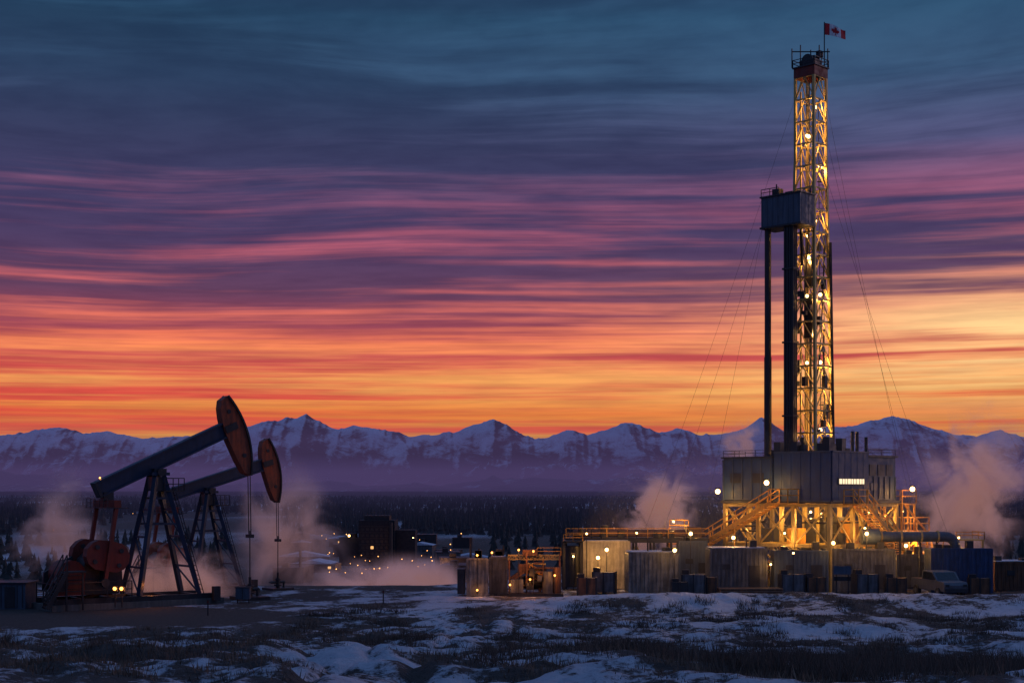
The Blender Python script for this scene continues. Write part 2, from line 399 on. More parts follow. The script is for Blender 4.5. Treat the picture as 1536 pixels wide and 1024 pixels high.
steam(430, 805, 200, 105, 135, .45, .12, 6, -.2, gs=.13, thr=.455)
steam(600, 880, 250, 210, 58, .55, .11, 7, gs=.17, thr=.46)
m, t = newmat('site_mist_air'); o_ = t.n('ShaderNodeOutputMaterial'); vs_ = t.n('ShaderNodeVolumeScatter'); vs_.inputs['Color'].default_value = (.9, .9, .9, 1); vs_.inputs['Density'].default_value = .0045
t.l(vs_.outputs[0], o_.inputs['Volume'])
puff('site_mist', (WX(1190, 114), 114, 4.5), (17.5, 9, 8.5), m)  # thin scattering mist, added to give the lamps halos

# ---------------- grass ----------------
def blades(name, x, y, hgt, nb, mat, spread, bw):
    x = np.repeat(x, nb); y = np.repeat(y, nb); h = np.repeat(hgt, nb)*np.random.uniform(.4, 1.1, len(x))
    bw = np.repeat(bw, nb); sp = np.repeat(spread, nb)
    x = x+np.random.normal(0, 1, len(x))*sp; y = y+np.random.normal(0, 1, len(x))*sp
    z = ground_z(x, y)-.03; a = np.random.uniform(0, 6.28, len(x)); ln = np.random.uniform(.1, .7, len(x))*h; la = np.random.uniform(0, 6.28, len(x))
    p0 = np.stack([x-np.cos(a)*bw, y-np.sin(a)*bw, z], -1); p1 = np.stack([x+np.cos(a)*bw, y+np.sin(a)*bw, z], -1)
    p2 = np.stack([x+np.cos(la)*ln, y+np.sin(la)*ln, z+h], -1)
    v = np.stack([p0, p1, p2], 1).reshape(-1, 3); m = len(x)
    me = bpy.data.meshes.new(name); me.vertices.add(3*m); me.vertices.foreach_set('co', v.ravel().astype(np.float32))
    me.loops.add(3*m); me.loops.foreach_set('vertex_index', np.arange(3*m, dtype=np.int32)); me.polygons.add(m)
    me.polygons.foreach_set('loop_start', np.arange(0, 3*m, 3, dtype=np.int32)); me.update(calc_edges=True); me.materials.append(mat)
    o = bpy.data.objects.new(name, me); COL.objects.link(o); return o
M_GR = paint('dry_grass', (.17, .115, .08), .9, 0, var=.7, scale=.8, bump=0)
N = 46000
gy = 24+np.random.rand(N)**1.3*84; gx = (np.random.rand(N)*2-1)*(.46*gy+3)
ms = snowmask(gx, gy)+np.random.normal(0, .08, N)
keep = (ms < .43) & ~((gx < -13) & (gy > 82)) & ~((gy > 101)) & (np.abs(gx-track_c(gy)) > 1.2)
gx = gx[keep]; gy = gy[keep]; ms = ms[keep]
hh = np.clip(.08+(.46-ms)*.8, .07, .36)
blades('dry_grass', gx, gy, hh, 6, M_GR, .10+hh*.3, .010+gy*.00016)
M_SCR = paint('scrub_twigs', (.09, .062, .048), .9, 0, bump=0)
n2_ = 2600; by = 26+np.random.rand(n2_)*20; bx = 4+np.random.rand(n2_)*(.42*by); kk = fbm(bx/3, by/3, 3, 3) > .46
bx = bx[kk]; by = by[kk]; hs_ = np.full(len(bx), .62)
n3_ = 900; cy_ = 30+np.random.rand(n3_)*66; cx_ = (np.random.rand(n3_)*2-1)*(.40*cy_); kk = (fbm(cx_/4, cy_/5, 3, 6) > .48) & (np.abs(cx_-track_c(cy_)) > 1.6) & ~((cx_ < -13) & (cy_ > 80))
cx_ = cx_[kk]; cy_ = cy_[kk]
ra = 7; cx_ = np.repeat(cx_, ra)+np.random.normal(0, .45, len(cx_)*ra); cy_ = np.repeat(cy_, ra)+np.random.normal(0, .3, len(cy_)*ra)
bx = np.concatenate([bx, cx_]); by = np.concatenate([by, cy_]); hs_ = np.concatenate([hs_, np.random.uniform(.25, .6, len(cx_))])
blades('scrub_bushes', bx, by, hs_, 13, M_SCR, np.full(len(bx), .20), .008+by*.00013)

# ---------------- distant forest ----------------
def conifers(name, x, y, h):
    V = []; Fc = []; off = 0; n = 6; ang = np.arange(n)*2*np.pi/n
    zb = ground_z(x, y)
    for i in range(len(x)):
        r = h[i]*random.uniform(.20, .36); lean = random.uniform(-.03, .03)*h[i]
        for k, (a, b, rr) in enumerate(((.05, .5, 1), (.32, .76, .72), (.58, 1.0, .45))):
            jit = np.random.uniform(.6, 1.25, n)
            ring = np.stack([x[i]+np.cos(ang+k)*r*rr*jit, y[i]+np.sin(ang+k)*r*rr*jit, np.full(n, zb[i]+a*h[i])+np.random.uniform(-.03, .03, n)*h[i]], -1)
            V.append(ring); V.append(np.array([[x[i]+lean*b, y[i], zb[i]+b*h[i]]]))
            Fc += [(off+j, off+(j+1) % n, off+n) for j in range(n)]; off += n+1
    V = np.concatenate(V); me = bpy.data.meshes.new(name); me.from_pydata(V.tolist(), [], Fc); me.materials.append(M_TREE)
    o = bpy.data.objects.new(name, me); COL.objects.link(o); return o
M_TREE = paint('conifer_foliage', (.022, .027, .028), .9, 0, scale=.05, bump=0)
N = 40000; fy = 620*np.exp(np.random.rand(N)*math.log(4600/620)); fx = (np.random.rand(N)*2-1)*(.5*fy+30)
k = fbm(fx/200, fy/420, 4, 7, .6)+.10*sstep(700, 1500, fy) > .46
fx = fx[k][:16000]; fy = fy[k][:16000]
conifers('distant_forest', fx, fy, np.random.uniform(4, 8.5, len(fx))*(.7+.6*fbm(fx/60, fy/90, 2, 1)))
N = 240; fy = np.random.uniform(300, 560, N); fx = -fy*np.random.uniform(.20, .46, N)
conifers('distant_forest', fx, fy, np.random.uniform(3, 7, N))
N = 380; fy = np.random.uniform(340, 620, N); fx = fy*np.random.uniform(-.02, .42, N)
conifers('distant_forest', fx, fy, np.random.uniform(3, 7, N))

# ---------------- pumpjacks ----------------
def pumpjack(loc, yaw, sc, ba, crank=200):
    P = empty('pumpjack', loc, yaw, sc)
    pz = 9.3; a = math.radians(ba); ca, sa = math.cos(a), math.sin(a)
    def bf(u, v, y=0): return (u*ca-v*sa, y, pz+.65+u*sa+v*ca)
    b = B('walking_beam', [M_BLUEP, M_DARK])
    for z0 in (-.5, .5): 
        b.beam(bf(-4.6, z0), bf(5.9, z0), .75, .12, 0)
    b.beam(bf(-4.6, 0), bf(5.9, 0), .5, .9, 0)
    for i in range(9): b.beam(bf(-4.4+i*1.22, -.44), bf(-4.4+i*1.22, .44), .1, .66, 0)
    b.beam(bf(-4.75, -.55), bf(-4.75, .55), .9, .2, 1)
    b.box((0, 0, pz+.02), (.9, 1.4, .3), 1); b.cyl((0, -.9, pz-.1), (0, .9, pz-.1), .28, 1)
    b.done(P)
    h = B('horsehead', [M_HEAD, M_DARK]); R = 7.15; pts = []
    for i in range(13):
        th = a+math.radians(18-50*i/12); pts.append((R*math.cos(th), pz+.65+R*math.sin(th)))
    inner = [(-31, 6.65), (-24, 6.1), (-12, 5.65), (0, 5.5), (9, 5.75), (15, 6.1), (18.6, 6.55)]
    for dg, rr in inner:
        th = a+math.radians(dg); pts.append((rr*math.cos(th), pz+.65+rr*math.sin(th)))
    h.prism(pts[::-1], -.42, .42, 0)
    for sgn in (-.47, .47):
        for i in range(12):
            h.beam((pts[i][0], sgn, pts[i][1]), (pts[i+1][0], sgn, pts[i+1][1]), .12, .14, 1)
    for dg, rr in ((-20, 6.6), (10, 6.5)):
        th = a+math.radians(dg); c_ = (rr*math.cos(th), pz+.65+rr*math.sin(th))
        h.cyl((c_[0], -.46, c_[1]), (c_[0], .46, c_[1]), .16, 1, 10)
    for s_ in (-.45, .45): h.beam(bf(5.6, 0, s_), bf(6.6, 0, s_), .06, .5, 1)
    h.done(P)
    c = B('bridle_and_polished_rod', [M_DARK, M_STEEL]); lo = pts[12]
    for s_ in (-.18, .18): c.cyl((lo[0]+.05, s_, lo[1]+.1), (lo[0]+.12, s_, 4.7), .035, 0, 6)
    c.box((lo[0]+.12, 0, 4.6), (.35, .7, .25), 0); c.cyl((lo[0]+.12, 0, 1.2), (lo[0]+.12, 0, 5.0), .04, 0, 6); c.done(P)
    wx_ = lo[0]+.12
    q = B('wellhead', [M_DARK, M_RED]); q.cyl((wx_, 0, 0), (wx_, 0, 1.1), .18, 0); q.cyl((wx_, 0, .35), (wx_, 0, .5), .36, 0); q.cyl((wx_, 0, .9), (wx_, 0, 1.0), .3, 0)
    q.cyl((wx_-.7, 0, .7), (wx_+.7, 0, .7), .12, 0); q.cyl((wx_+.6, 0, .2), (wx_+.6, 0, .75), .1, 0); q.cyl((wx_, 0, 1.1), (wx_, 0, 1.6), .1, 0)
    q.cyl((wx_-.75, -.3, .7), (wx_-.75, .3, .7), .05, 0); q.box((wx_, 0, .04), (2.2, 2.2, .3), 0); q.done(P)
    s = B('samson_post', [M_BLUEP, M_DARK])
    feet = [(2.5, -1.55), (2.5, 1.55), (-1.9, -1.55), (-1.9, 1.55)]; tops = [(.28, -.55), (.28, .55), (-.28, -.55), (-.28, .55)]
    fz = .7
    def leg(i, z): k_ = (z-fz)/(pz-.25-fz); return Vector((feet[i][0]+(tops[i][0]-feet[i][0])*k_, feet[i][1]+(tops[i][1]-feet[i][1])*k_, z))
    for i in range(4): s.beam(leg(i, fz), leg(i, pz-.2), .31, .31, 0)
    for z in (2.6, 4.7, 6.6):
        for i, j in ((0, 1), (2, 3)): s.beam(leg(i, z), leg(j, z), .14, .14, 0)
    for z in (5.6, 7.4):
        for i, j in ((0, 2), (1, 3)): s.beam(leg(i, z), leg(j, z), .14, .14, 0)
    for (i, j) in ((0, 1), (2, 3)):
        for z0, z1 in ((fz, 2.6), (2.6, 4.7), (4.7, 6.6)): s.beam(leg(i, z0), leg(j, z1), .09, .09, 0)
    s.box((0, 0, pz-.2), (1.3, 1.6, .22), 0); s.box((0, 0, pz-.9), (1.0, 1.3, 1.0), 1)
    s.box((.9, 0, pz-1.4), (1.5, 1.9, .08), 1); s.rail([(.2, -.95, pz-1.4), (1.65, -.95, pz-1.4), (1.65, .95, pz-1.4), (.2, .95, pz-1.4)], .9, 1, .05, .8)
    for k_ in (-.22, .22): s.beam(leg(0, fz)+Vector((.25, k_, 0)), leg(0, 8.2)+Vector((.45, k_, 0)), .06, .06, 1)
    for i in range(22):
        z = 1+i*.33; p_ = leg(0, z)+Vector((.25+.2*z/8, 0, 0)); s.beam(p_-Vector((0, .22, 0)), p_+Vector((0, .22, 0)), .04, .04, 1)
    s.done(P)
    m = B('pitman_arms', [M_RED, M_DARK]); tail = Vector(bf(-4.3, -.75)); ang = math.radians(crank)
    cx, cz = -4.3, 2.7; pin = Vector((cx+1.0*math.cos(ang), 0, cz+1.0*math.sin(ang)))
    m.beam(tail+Vector((0, -1.95, -.45)), tail+Vector((0, 1.95, -.45)), .5, .5, 0); m.box((tail.x, 0, tail.z+.05), (.7, .7, .6), 1)
    for y in (-1.8, 1.8): m.beam((tail.x, y, tail.z-.4), (pin.x, y, pin.z), .24, .28, 0); m.cyl((pin.x, y-.2, pin.z), (pin.x, y+.2, pin.z), .3, 1)
    m.bb((tail.x-.8, -2.0, tail.z-.75), (tail.x+.8, 2.0, tail.z-.7), 1)
    m.rail([(tail.x-.7, -1.95, tail.z-.7), (tail.x-.7, 1.95, tail.z-.7)], .6, 1, .04, .7)
    m.done(P)
    g = B('counterweights', [M_RED, M_DARK])
    for y in (-1.35, 1.35):
        A = ang+math.radians(178); dx, dz = math.cos(A), math.sin(A); nx_, nz_ = -dz, dx
        g.beam((pin.x, y, pin.z), (cx+1.6*dx, y, cz+1.6*dz), .24, .8, 1)
        for sgn in (-1, 1):
            o = []
            for u, v_ in ((-.2, .10), (-.2, .75), (.1, 1.25), (.55, 1.5), (1.1, 1.5), (1.55, 1.2), (1.8, .8), (1.85, .10)):
                o.append((cx+dx*u+nx_*sgn*v_, cz+dz*u+nz_*sgn*v_))
            if sgn < 0: o = o[::-1]
            g.prism(o, y-.36, y+.36, 0)
            for u, v_ in ((.3, .85), (1.3, .85)): q_ = (cx+dx*u+nx_*sgn*v_, cz+dz*u+nz_*sgn*v_); g.cyl((q_[0], y-.44, q_[1]), (q_[0], y+.44, q_[1]), .16, 1, 8)
    g.cyl((cx, -1.6, cz), (cx, 1.6, cz), .3, 1); g.done(P)
    r = B('gearbox_and_motor', [M_RED, M_DARK, M_BULBO, M_CONC])
    gb = [(-5.6, .9), (-3.1, .9), (-2.8, 1.5), (-2.9, 3.0), (-3.4, 3.7), (-4.8, 3.8), (-5.4, 3.3), (-5.8, 1.6)]
    r.prism(gb, -.85, .85, 1); r.prism([(-5.0, .8), (-3.4, .8), (-3.6, 4.1), (-4.6, 4.1)], -.5, .5, 0)
    r.cyl((-6.4, -.95, 2.3), (-6.4, .95, 2.3), .95, 0, 20); r.bb((-7.3, -.9, .9), (-5.5, .9, 2.3), 0)
    r.cyl((-7.2, -.6, 1.7), (-7.2, -1.2, 1.7), .5, 1, 16)
    r.prism([(-7.7, 1.2), (-6.2, 1.2), (-4.4, 2.2), (-4.5, 3.2), (-5.4, 3.6), (-7.6, 2.4)], 1.0, 1.2, 1)
    for zz_ in (1.3, 1.6, 1.9, 2.2): r.bb((-7.1, -.98, zz_), (-5.7, -.955, zz_+.06), 1)
    r.done(P)
    k = B('base_skid', [M_DARK, M_CONC, M_BLUEP])
    for y in (-1.55, 1.55): k.bb((-7.9, y-.22, .35), (3.6, y+.22, .7), 0)
    for i in range(6): k.bb((-7.7+i*2.0, -1.3, .4), (-7.45+i*2.0, 1.3, .65), 0)
    k.bb((-8.1, -2.0, -.2), (4.2, 2.0, .35), 1)
    k.rail([(-7.8, -1.9, .6), (-7.8, 1.9, .6)], 1.1, 0); k.rail([(-7.8, -1.95, .6), (-2.6, -1.95, .6)], 1.2, 0)
    k.stairs((-7.3, -2.2, 2.6), (-8.6, -2.2, .2), .8, 0, 0); k.bb((-7.3, -2.6, 2.5), (-6.0, -1.8, 2.6), 0)
    for x in (-7.2, -6.1): k.beam((x, -2.2, 0), (x, -2.2, 2.5), .1, .1, 0)
    k.bb((3.2, -2.5, .2), (3.7, -2.1, 1.2), 0); k.done(P)
    return P
pj1 = pumpjack((WX(235, 100), 100, 0.05), math.radians(37), 1.0, 24.6, 262)
pj2 = pumpjack((WX(312, 111), 111, 0.0), math.radians(37), .865, 17, 240)
b = B('warning_lamp', [M_DARK, M_BULBO])
for dx in (0, .45): b.cyl((dx, 0, 0), (dx, 0, 1.15), .05, 0, 6); b.box((dx, 0, 1.22), (.34, .2, .34), 0); b.sph((dx, -.14, 1.25), .12, 1)
o = b.done(None, (WX(173, 95), 95, .2)); lamp(o, (.2, -.9, 1.4), 16, (1, .30, .07)); lamp(o, (1.5, 3.5, 1.2), 70, (1, .30, .07))
b = B('beacon_lamp', [M_DARK, M_BULBO]); b.cyl((0, 0, -.4), (0, 0, .1), .04, 0, 6); b.sph((0, 0, .2), .06, 1); o = b.done(pj1, (-4.1, 0, 8.6))
b = B('equipment_hut', [M_GREYB, M_DARK, M_SNOWCAP]); b.bb((-1.6, -1.2, 0), (1.6, 1.2, 1.7), 0); b.bb((-1.7, -1.3, 1.7), (1.7, 1.3, 1.8), 1); b.bb((.2, -1.24, .1), (.9, -1.2, 1.5), 1)
for i in range(9): b.bb((-1.5+i*.36, -1.23, .1), (-1.45+i*.36, -1.2, 1.6), 1)
b.done(None, (WX(12, 97), 97, 0))
b = B('electrical_cabinet', [M_GREYB, M_DARK]); b.bb((-.5, -.3, .3), (.5, .3, 1.1), 0); b.bb((-.55, -.34, 1.1), (.55, .34, 1.16), 1)
for x in (-.4, .4): b.beam((x, 0, 0), (x, 0, .3), .08, .08, 1)
b.bb((-.02, -.32, .35), (.02, -.3, 1.05), 1); b.done(None, (WX(365, 101), 101, 0))

# ---------------- drilling rig ----------------
RD = 118.
rig = empty('drilling_rig', (WX(1216, RD), RD, 0), math.radians(45))
s = B('substructure', [M_STEEL, M_YEL, M_DARK]); G = (-5, -1.7, 1.7, 5)
for x in G:
    for y in G: s.beam((x, y, 0), (x, y, 7), .30, .30, 0)
for z in (.4, 3.6, 6.8):
    for a_ in G:
        s.beam((-5, a_, z), (5, a_, z), .22, .26, 0); s.beam((a_, -5, z), (a_, 5, z), .22, .26, 0)
for i in range(3):
    for z0, z1 in ((.5, 3.6), (3.6, 6.8)):
        for c_ in (-5, 5):
            s.beam((c_, G[i], z0), (c_, G[i+1], z1), .11, .11, 0); s.beam((c_, G[i+1], z0), (c_, G[i], z1), .11, .11, 0)
            s.beam((G[i], c_, z0), (G[i+1], c_, z1), .11, .11, 0); s.beam((G[i+1], c_, z0), (G[i], c_, z1), .11, .11, 0)
s.bb((-5.3, -5.3, 6.95), (5.3, 5.3, 7.15), 2)
s.cyl((0, 0, 0), (0, 0, 4.5), .5, 2); s.cyl((0, 0, 2), (0, 0, 3.4), .8, 2); s.cyl((0, 0, 4.2), (0, 0, 4.7), .9, 2)
for i in range(26):
    x, y = random.uniform(-4.5, 4.5), random.uniform(-4.5, 4.5); z_ = random.choice((0, 0, 3.6)); h_ = z_+random.uniform(.8, 2.6); s.bb((x-.6, y-.5, z_), (x+.6, y+.5, h_), random.choice((2, 2, 1, 2)))
for i in range(14):
    x = random.uniform(-5, 3); z = random.uniform(1, 6.4); s.cyl((x, -4.8, z), (x+random.uniform(1.5, 4), -4.8, z), .08, 2, 6); s.cyl((-4.8, x, z), (-4.8, x+random.uniform(1.5, 4), z), .08, 2, 6)
s.done(rig)
e_ = B('drill_floor_enclosure', [M_BLUE, M_DARK, M_WIN, M_GREYB, M_STEEL])
def wall(a_, b_, z0, z1, mi, ribs=.9, out=(0, -1)):
    a_ = Vector((*a_, 0)); b_ = Vector((*b_, 0)); L = (b_-a_).length; d = (b_-a_)/L; o_n = Vector((out[0], out[1], 0))
    e_.beam(a_+Vector((0, 0, (z0+z1)/2)), b_+Vector((0, 0, (z0+z1)/2)), .15, z1-z0, mi)
    for i in range(int(L/ribs)+1):
        p_ = a_+d*(i*ribs)+o_n*.08; e_.beam(p_+Vector((0, 0, z0+.1)), p_+Vector((0, 0, z1-.1)), .04, .03, mi)
    for z in (z0+.06, z1-.06): e_.beam(a_+o_n*.11+Vector((0, 0, z)), b_+o_n*.11+Vector((0, 0, z)), .1, .1, 3)
Zt = 11.1
wall((-5.2, -5.2), (-5.2, 0), 7.1, Zt, 0, .9, (-1, 0)); wall((-5.05, -5.2), (.2, -5.2), 7.1, Zt, 0, .9, (0, -1))
wall((.25, -5.05), (.25, 5), 7.1, Zt-.3, 0, .9, (1, 0)); wall((-5.0, 5.2), (5.2, 5.2), 7.1, Zt-.6, 0, .9, (0, 1))
e_.bb((-4.3, -5.36, 8.42), (-.5, -5.3, 8.98), 1)
for x in (-4.2, -2.95, -1.7): e_.bb((x, -5.40, 8.5), (x+1.1, -5.362, 8.9), 2)
for x in (-4.2, -2.95, -1.7):
    for q_ in (.35, .72): e_.bb((x+q_, -5.42, 8.5), (x+q_+.05, -5.402, 8.9), 1)
e_.bb((-5.25, .2, 7.2), (-2.2, 5.0, 10.6), 0); e_.bb((-5.4, .1, 10.6), (-2.0, 5.15, 10.75), 1); e_.rail([(-5.3, .2, 10.75), (-5.3, 5, 10.75), (-2.2, 5, 10.75)], .5, 1, .035)
for y in (1.0, 3.2): e_.bb((-5.30, y, 8.6), (-5.252, y+1.1, 9.4), 1)
for i in range(6): e_.bb((-5.33, .3+i*.93, 7.3), (-5.252, .37+i*.93, 10.5), 3)
e_.bb((.5, -5.0, 7.2), (4.9, -2.4, 10.7), 0); e_.bb((.35, -5.2, 10.7), (5.05, -2.2, 10.85), 1); e_.rail([(.5, -5.0, 10.85), (4.9, -5.0, 10.85), (4.9, -2.5, 10.85)], .5, 1, .035)
for x in (.8, 2.1, 3.4): e_.bb((x, -5.06, 9.2), (x+1.0, -5.002, 10.1), 1)
e_.bb((1.0, -5.055, 8.0), (2.0, -5.002, 8.6), 3)
for i in range(6): e_.bb((.55+i*.85, -5.09, 7.3), (.62+i*.85, -5.002, 9.1), 3)
for x in (.9, 1.6, 3.0): e_.cyl((x, -3.4, 10.8), (x, -3.4, 12.4+.4*(x < 2)), .14, 1, 8)
for i in range(16):
    x = random.uniform(-4.4, 0); y = random.uniform(-4.4, 1); e_.bb((x-.3, y-.3, 7.2), (x+.3, y+.3, random.uniform(10.8, 12.3)), 1)
e_.bb((1.4, -1.6, 7.2), (4.6, 3.2, 10.2), 3)
e_.done(rig)
m = B('mast', [M_STEEL, M_DARK, M_YEL]); z0, z1 = 7.2, 42.1
def mh(z): k_ = (z-z0)/(z1-z0); return 1.38+(.9-1.38)*min(1, k_*1.25)
cor = ((-1, -1), (1, -1), (1, 1), (-1, 1))
for sx_, sy_ in cor: 
    m.beam((sx_*mh(z0), sy_*mh(z0), z0), (sx_*mh(35.1), sy_*mh(35.1), 35.1), .22, .22, 0); m.beam((sx_*mh(35.1), sy_*mh(35.1), 35.1), (sx_*mh(z1), sy_*mh(z1), z1), .2, .2, 0)
bays = 19; dz = (z1-z0)/bays
for i in range(bays):
    za, zb = z0+i*dz, z0+(i+1)*dz
    for k_ in range(4):
        a_ = cor[k_]; b_ = cor[(k_+1) % 4]; A0 = (a_[0]*mh(za), a_[1]*mh(za), za); B0 = (b_[0]*mh(za), b_[1]*mh(za), za)
        A1 = (a_[0]*mh(zb), a_[1]*mh(zb), zb); B1 = (b_[0]*mh(zb), b_[1]*mh(zb), zb); mid = tuple((A1[q]+B1[q])/2 for q in range(3))
        m.beam(A1, B1, .12, .12, 0)
        m.beam(A0, mid, .08, .08, 0); m.beam(B0, mid, .08, .08, 0)
for x, y in ((-.18, 0), (.18, 0), (0, .18), (0, -.18)): m.cyl((x, y, 27), (x, y, 42), .03, 1, 5)
m.bb((-.45, -.35, 24.8), (.45, .35, 27.2), 1); m.bb((-.4, -.4, 20.6), (.4, .4, 24.2), 1); m.cyl((0, 0, 9), (0, 0, 20.6), .12, 1, 8)
for x in (-.55, .55): m.beam((x, .6, 8), (x, .6, 41), .12, .12, 0)
m.cyl((1.45, -1.1, 8), (1.35, -.95, 28.5), .17, 1, 8); m.cyl((1.1, -1.55, 8), (1.0, -1.25, 28.5), .12, 1, 8)
for k_ in (0, .4): m.beam((1.75, -.3+k_, 8), (1.3, -.3+k_, 40), .05, .05, 1)
for i in range(64): z = 8.5+i*.49; x = 1.75-.45*(z-8)/32; m.beam((x, -.3, z), (x, .1, z), .04, .04, 1)
for i in range(9):
    z = 12+i*3.1; m.bb((mh(z), -.5, z), (mh(z)+.4, .0, z+.08), 1)
for i in range(22):
    z = random.uniform(8.5, 28); sd_ = random.choice((0, 1)); h_ = random.uniform(.3, 1.3); o2 = random.uniform(-.9, .5)
    if sd_: m.bb((-mh(z)-.02, o2, z), (-mh(z)+.3, o2+.35, z+h_), 1)
    else: m.bb((o2, -mh(z)-.02, z), (o2+.35, -mh(z)+.3, z+h_), 1)
for (xa, ya, za, xb, yb, zb_) in ((.8, -.9, 30, -.6, -.9, 17), (-.9, -.6, 33, -.9, .6, 22), (.3, -1.0, 21, .8, -1.1, 9)):
    pv = Vector((xa, ya, za))
    for i in range(1, 13):
        k_ = i/12; q_ = Vector((xa+(xb-xa)*k_, ya+(yb-ya)*k_, za+(zb_-za)*k_-3*math.sin(math.pi*k_))); m.cyl(pv, q_, .06, 1, 5); pv = q_
m.done(rig)
c = B('crown_block', [M_RED, M_DARK, M_STEEL])
c.bb((-1.0, -1.0, 42.1), (1.0, 1.0, 42.9), 0); c.bb((-1.1, -1.1, 42.9), (1.1, 1.1, 43.0), 1); c.rail([(-1.05, -1.05, 43), (1.05, -1.05, 43), (1.05, 1.05, 43), (-1.05, 1.05, 43), (-1.05, -1.05, 43)], .6, 1, .05, .7)
for x in (-.5, 0, .5): c.cyl((x-.08, 0, 43.5), (x+.08, 0, 43.5), .55, 1, 14)
c.bb((-.6, -.7, 43.0), (.6, .7, 43.6), 1)
c.beam((-1.2, 1.0, 44.3), (1.0, -1.2, 44.3), .08, .08, 1); 
for x, h_ in ((-1.1, 1.6), (-.6, 1.9), (.0, 1.5), (.5, 1.9), (1.0, 1.6)): c.beam((x, -x, 43), (x, -x, 43+h_), .07, .07, 1)
c.bb((.3, -.7, 43.9), (.8, -.3, 44.4), 1)
c.cyl((.8, -.8, 43), (.8, -.8, 46.8), .05, 1, 6); c.done(rig)
fl = B('flag', [M_FR, M_FW]); NX, NY = 56, 28; W_, H_ = 2.0, 1.0
leaf = [(0, .40), (.07, .26), (.14, .30), (.11, .10), (.21, .20), (.24, .13), (.36, .16), (.32, .04), (.38, 0), (.2, -.15), (.22, -.22), (.02, -.19), (.02, -.40)]
leaf = leaf+[(-x, y) for x, y in leaf[::-1]]
def inside(x, y):
    r_ = False; n_ = len(leaf); j = n_-1
    for i in range(n_):
        xi, yi = leaf[i]; xj, yj = leaf[j]
        if (yi > y) != (yj > y) and x < (xj-xi)*(y-yi)/(yj-yi+1e-9)+xi: r_ = not r_
        j = i
    return r_
vs = []; fs = []
for j in range(NY+1):
    for i in range(NX+1):
        u = i/NX; v_ = j/NY; vs.append((u*W_*.93, .16*math.sin(u*7+v_*1.2)*u**.5, v_*H_*(1-.25*u)-.28*u+.07*math.sin(u*6)))
for j in range(NY):
    for i in range(NX):
        q = (j*(NX+1)+i, j*(NX+1)+i+1, (j+1)*(NX+1)+i+1, (j+1)*(NX+1)+i); u = (i+.5)/NX; v_ = (j+.5)/NY
        wht = .25 < u < .75 and not inside((u-.5)*2, v_-.5); fs.append((q, 1 if wht else 0))
fl.v = vs; fl.f = [q for q, _ in fs]; fl.m = [k_ for _, k_ in fs]
o = fl.done(rig, (.8, -.8, 45.75), math.radians(-45+6), smooth=True)
r = B('racking_board', [M_GREYB, M_DARK])
r.bb((-3.2, -1.1, 29.7), (-1.15, 2.7, 32.1), 0); r.bb((-3.3, -1.2, 32.1), (-1.1, 2.8, 32.22), 1); r.bb((-3.3, -1.2, 29.55), (-1.1, 2.8, 29.7), 1)
for i in range(8): r.bb((-3.22, -.95+i*.5, 29.75), (-3.2, -.92+i*.5, 32.05), 0)
for i in range(4): r.bb((-3.0+i*.5, -1.12, 29.75), (-2.97+i*.5, -1.1, 32.05), 0)
r.rail([(-3.2, 2.7, 32.2), (-3.2, 1, 32.2)], .6, 1, .05, .6); r.bb((-2.8, 1.2, 32.2), (-2.2, 1.9, 32.8), 1); r.bb((-2.4, .2, 32.2), (-1.8, .9, 32.5), 1)
r.cyl((-2.6, 1.6, 32.2), (-2.6, 1.6, 33.2), .06, 1, 6)
r.beam((-1.4, 0, 29.5), (-1.2, 0, 26.5), .2, .2, 1)
r.done(rig)
p_ = B('drill_pipe_stands', [M_DARK, M_GREYB, M_RUST])
p_.cyl((-2.75, 2.35, 7.2), (-2.75, 2.35, 29.7), .27, 0, 14); p_.cyl((-2.75, 2.35, 7.2), (-2.75, 2.35, 19.), .31, 0, 14)
for ix in range(3):
    for iy in range(4): p_.cyl((-2.95+ix*.24, -.2+iy*.24, 7.2), (-2.95+ix*.24, -.2+iy*.24, 29.7), .115, 0, 10)
for z in (14, 20, 26): p_.bb((-3.12, -.38, z), (-2.3, .72, z+.15), 0)
p_.done(rig)
g = B('guy_lines', [M_DARK])
for (x, y, z), (X_, Y_) in (((.8, -.8, 41), (14, -3.)), ((.8, -.8, 38), (10, -6)), ((-.9, .9, 40.5), (-6, 15)), ((-3.1, 2.6, 29.8), (-9, 10.5)), ((-3.1, 2.6, 29.8), (-10, 5)), ((.9, -.9, 34), (9.5, -9.0))):
    a_ = Vector((x, y, z)); b_ = Vector((X_, Y_, 0.1)); n_ = 16; pv = a_
    for i in range(1, n_+1):
        k_ = i/n_; q_ = a_.lerp(b_, k_)-Vector((0, 0, 1.6*4*k_*(1-k_)*.5)); g.cyl(pv, q_, .011, 0, 4); pv = q_
g.done(rig)
a = B('stairs_and_walkways', [M_YEL, M_YEL, M_DARK])
a.stairs((-6.0, -.6, 7.0), (-6.0, 7.4, 2.9), 1.2, 0, 1)
a.bb((-6.9, -2.4, 6.9), (-5.3, -.6, 7.0), 0); a.rail([(-6.9, -.6, 7), (-6.9, -2.4, 7), (-5.4, -2.4, 7)], 1.1, 1, .07)
a.bb((-7.2, 7.4, 2.8), (-4.6, 9.2, 2.9), 0); a.rail([(-7.2, 7.6, 2.9), (-7.2, 9.2, 2.9), (-4.6, 9.2, 2.9)], 1.1, 1, .07)
a.bb((-6.6, 7.6, 4.4), (-4.6, 9.6, 4.5), 0); a.rail([(-6.6, 7.6, 4.5), (-6.6, 9.6, 4.5), (-4.6, 9.6, 4.5)], 1.0, 1, .07)
for q in ((-6.6, 7.7), (-6.6, 9.5), (-4.7, 9.5)): a.beam((q[0], q[1], 0), (q[0], q[1], 4.4), .13, .13, 0)
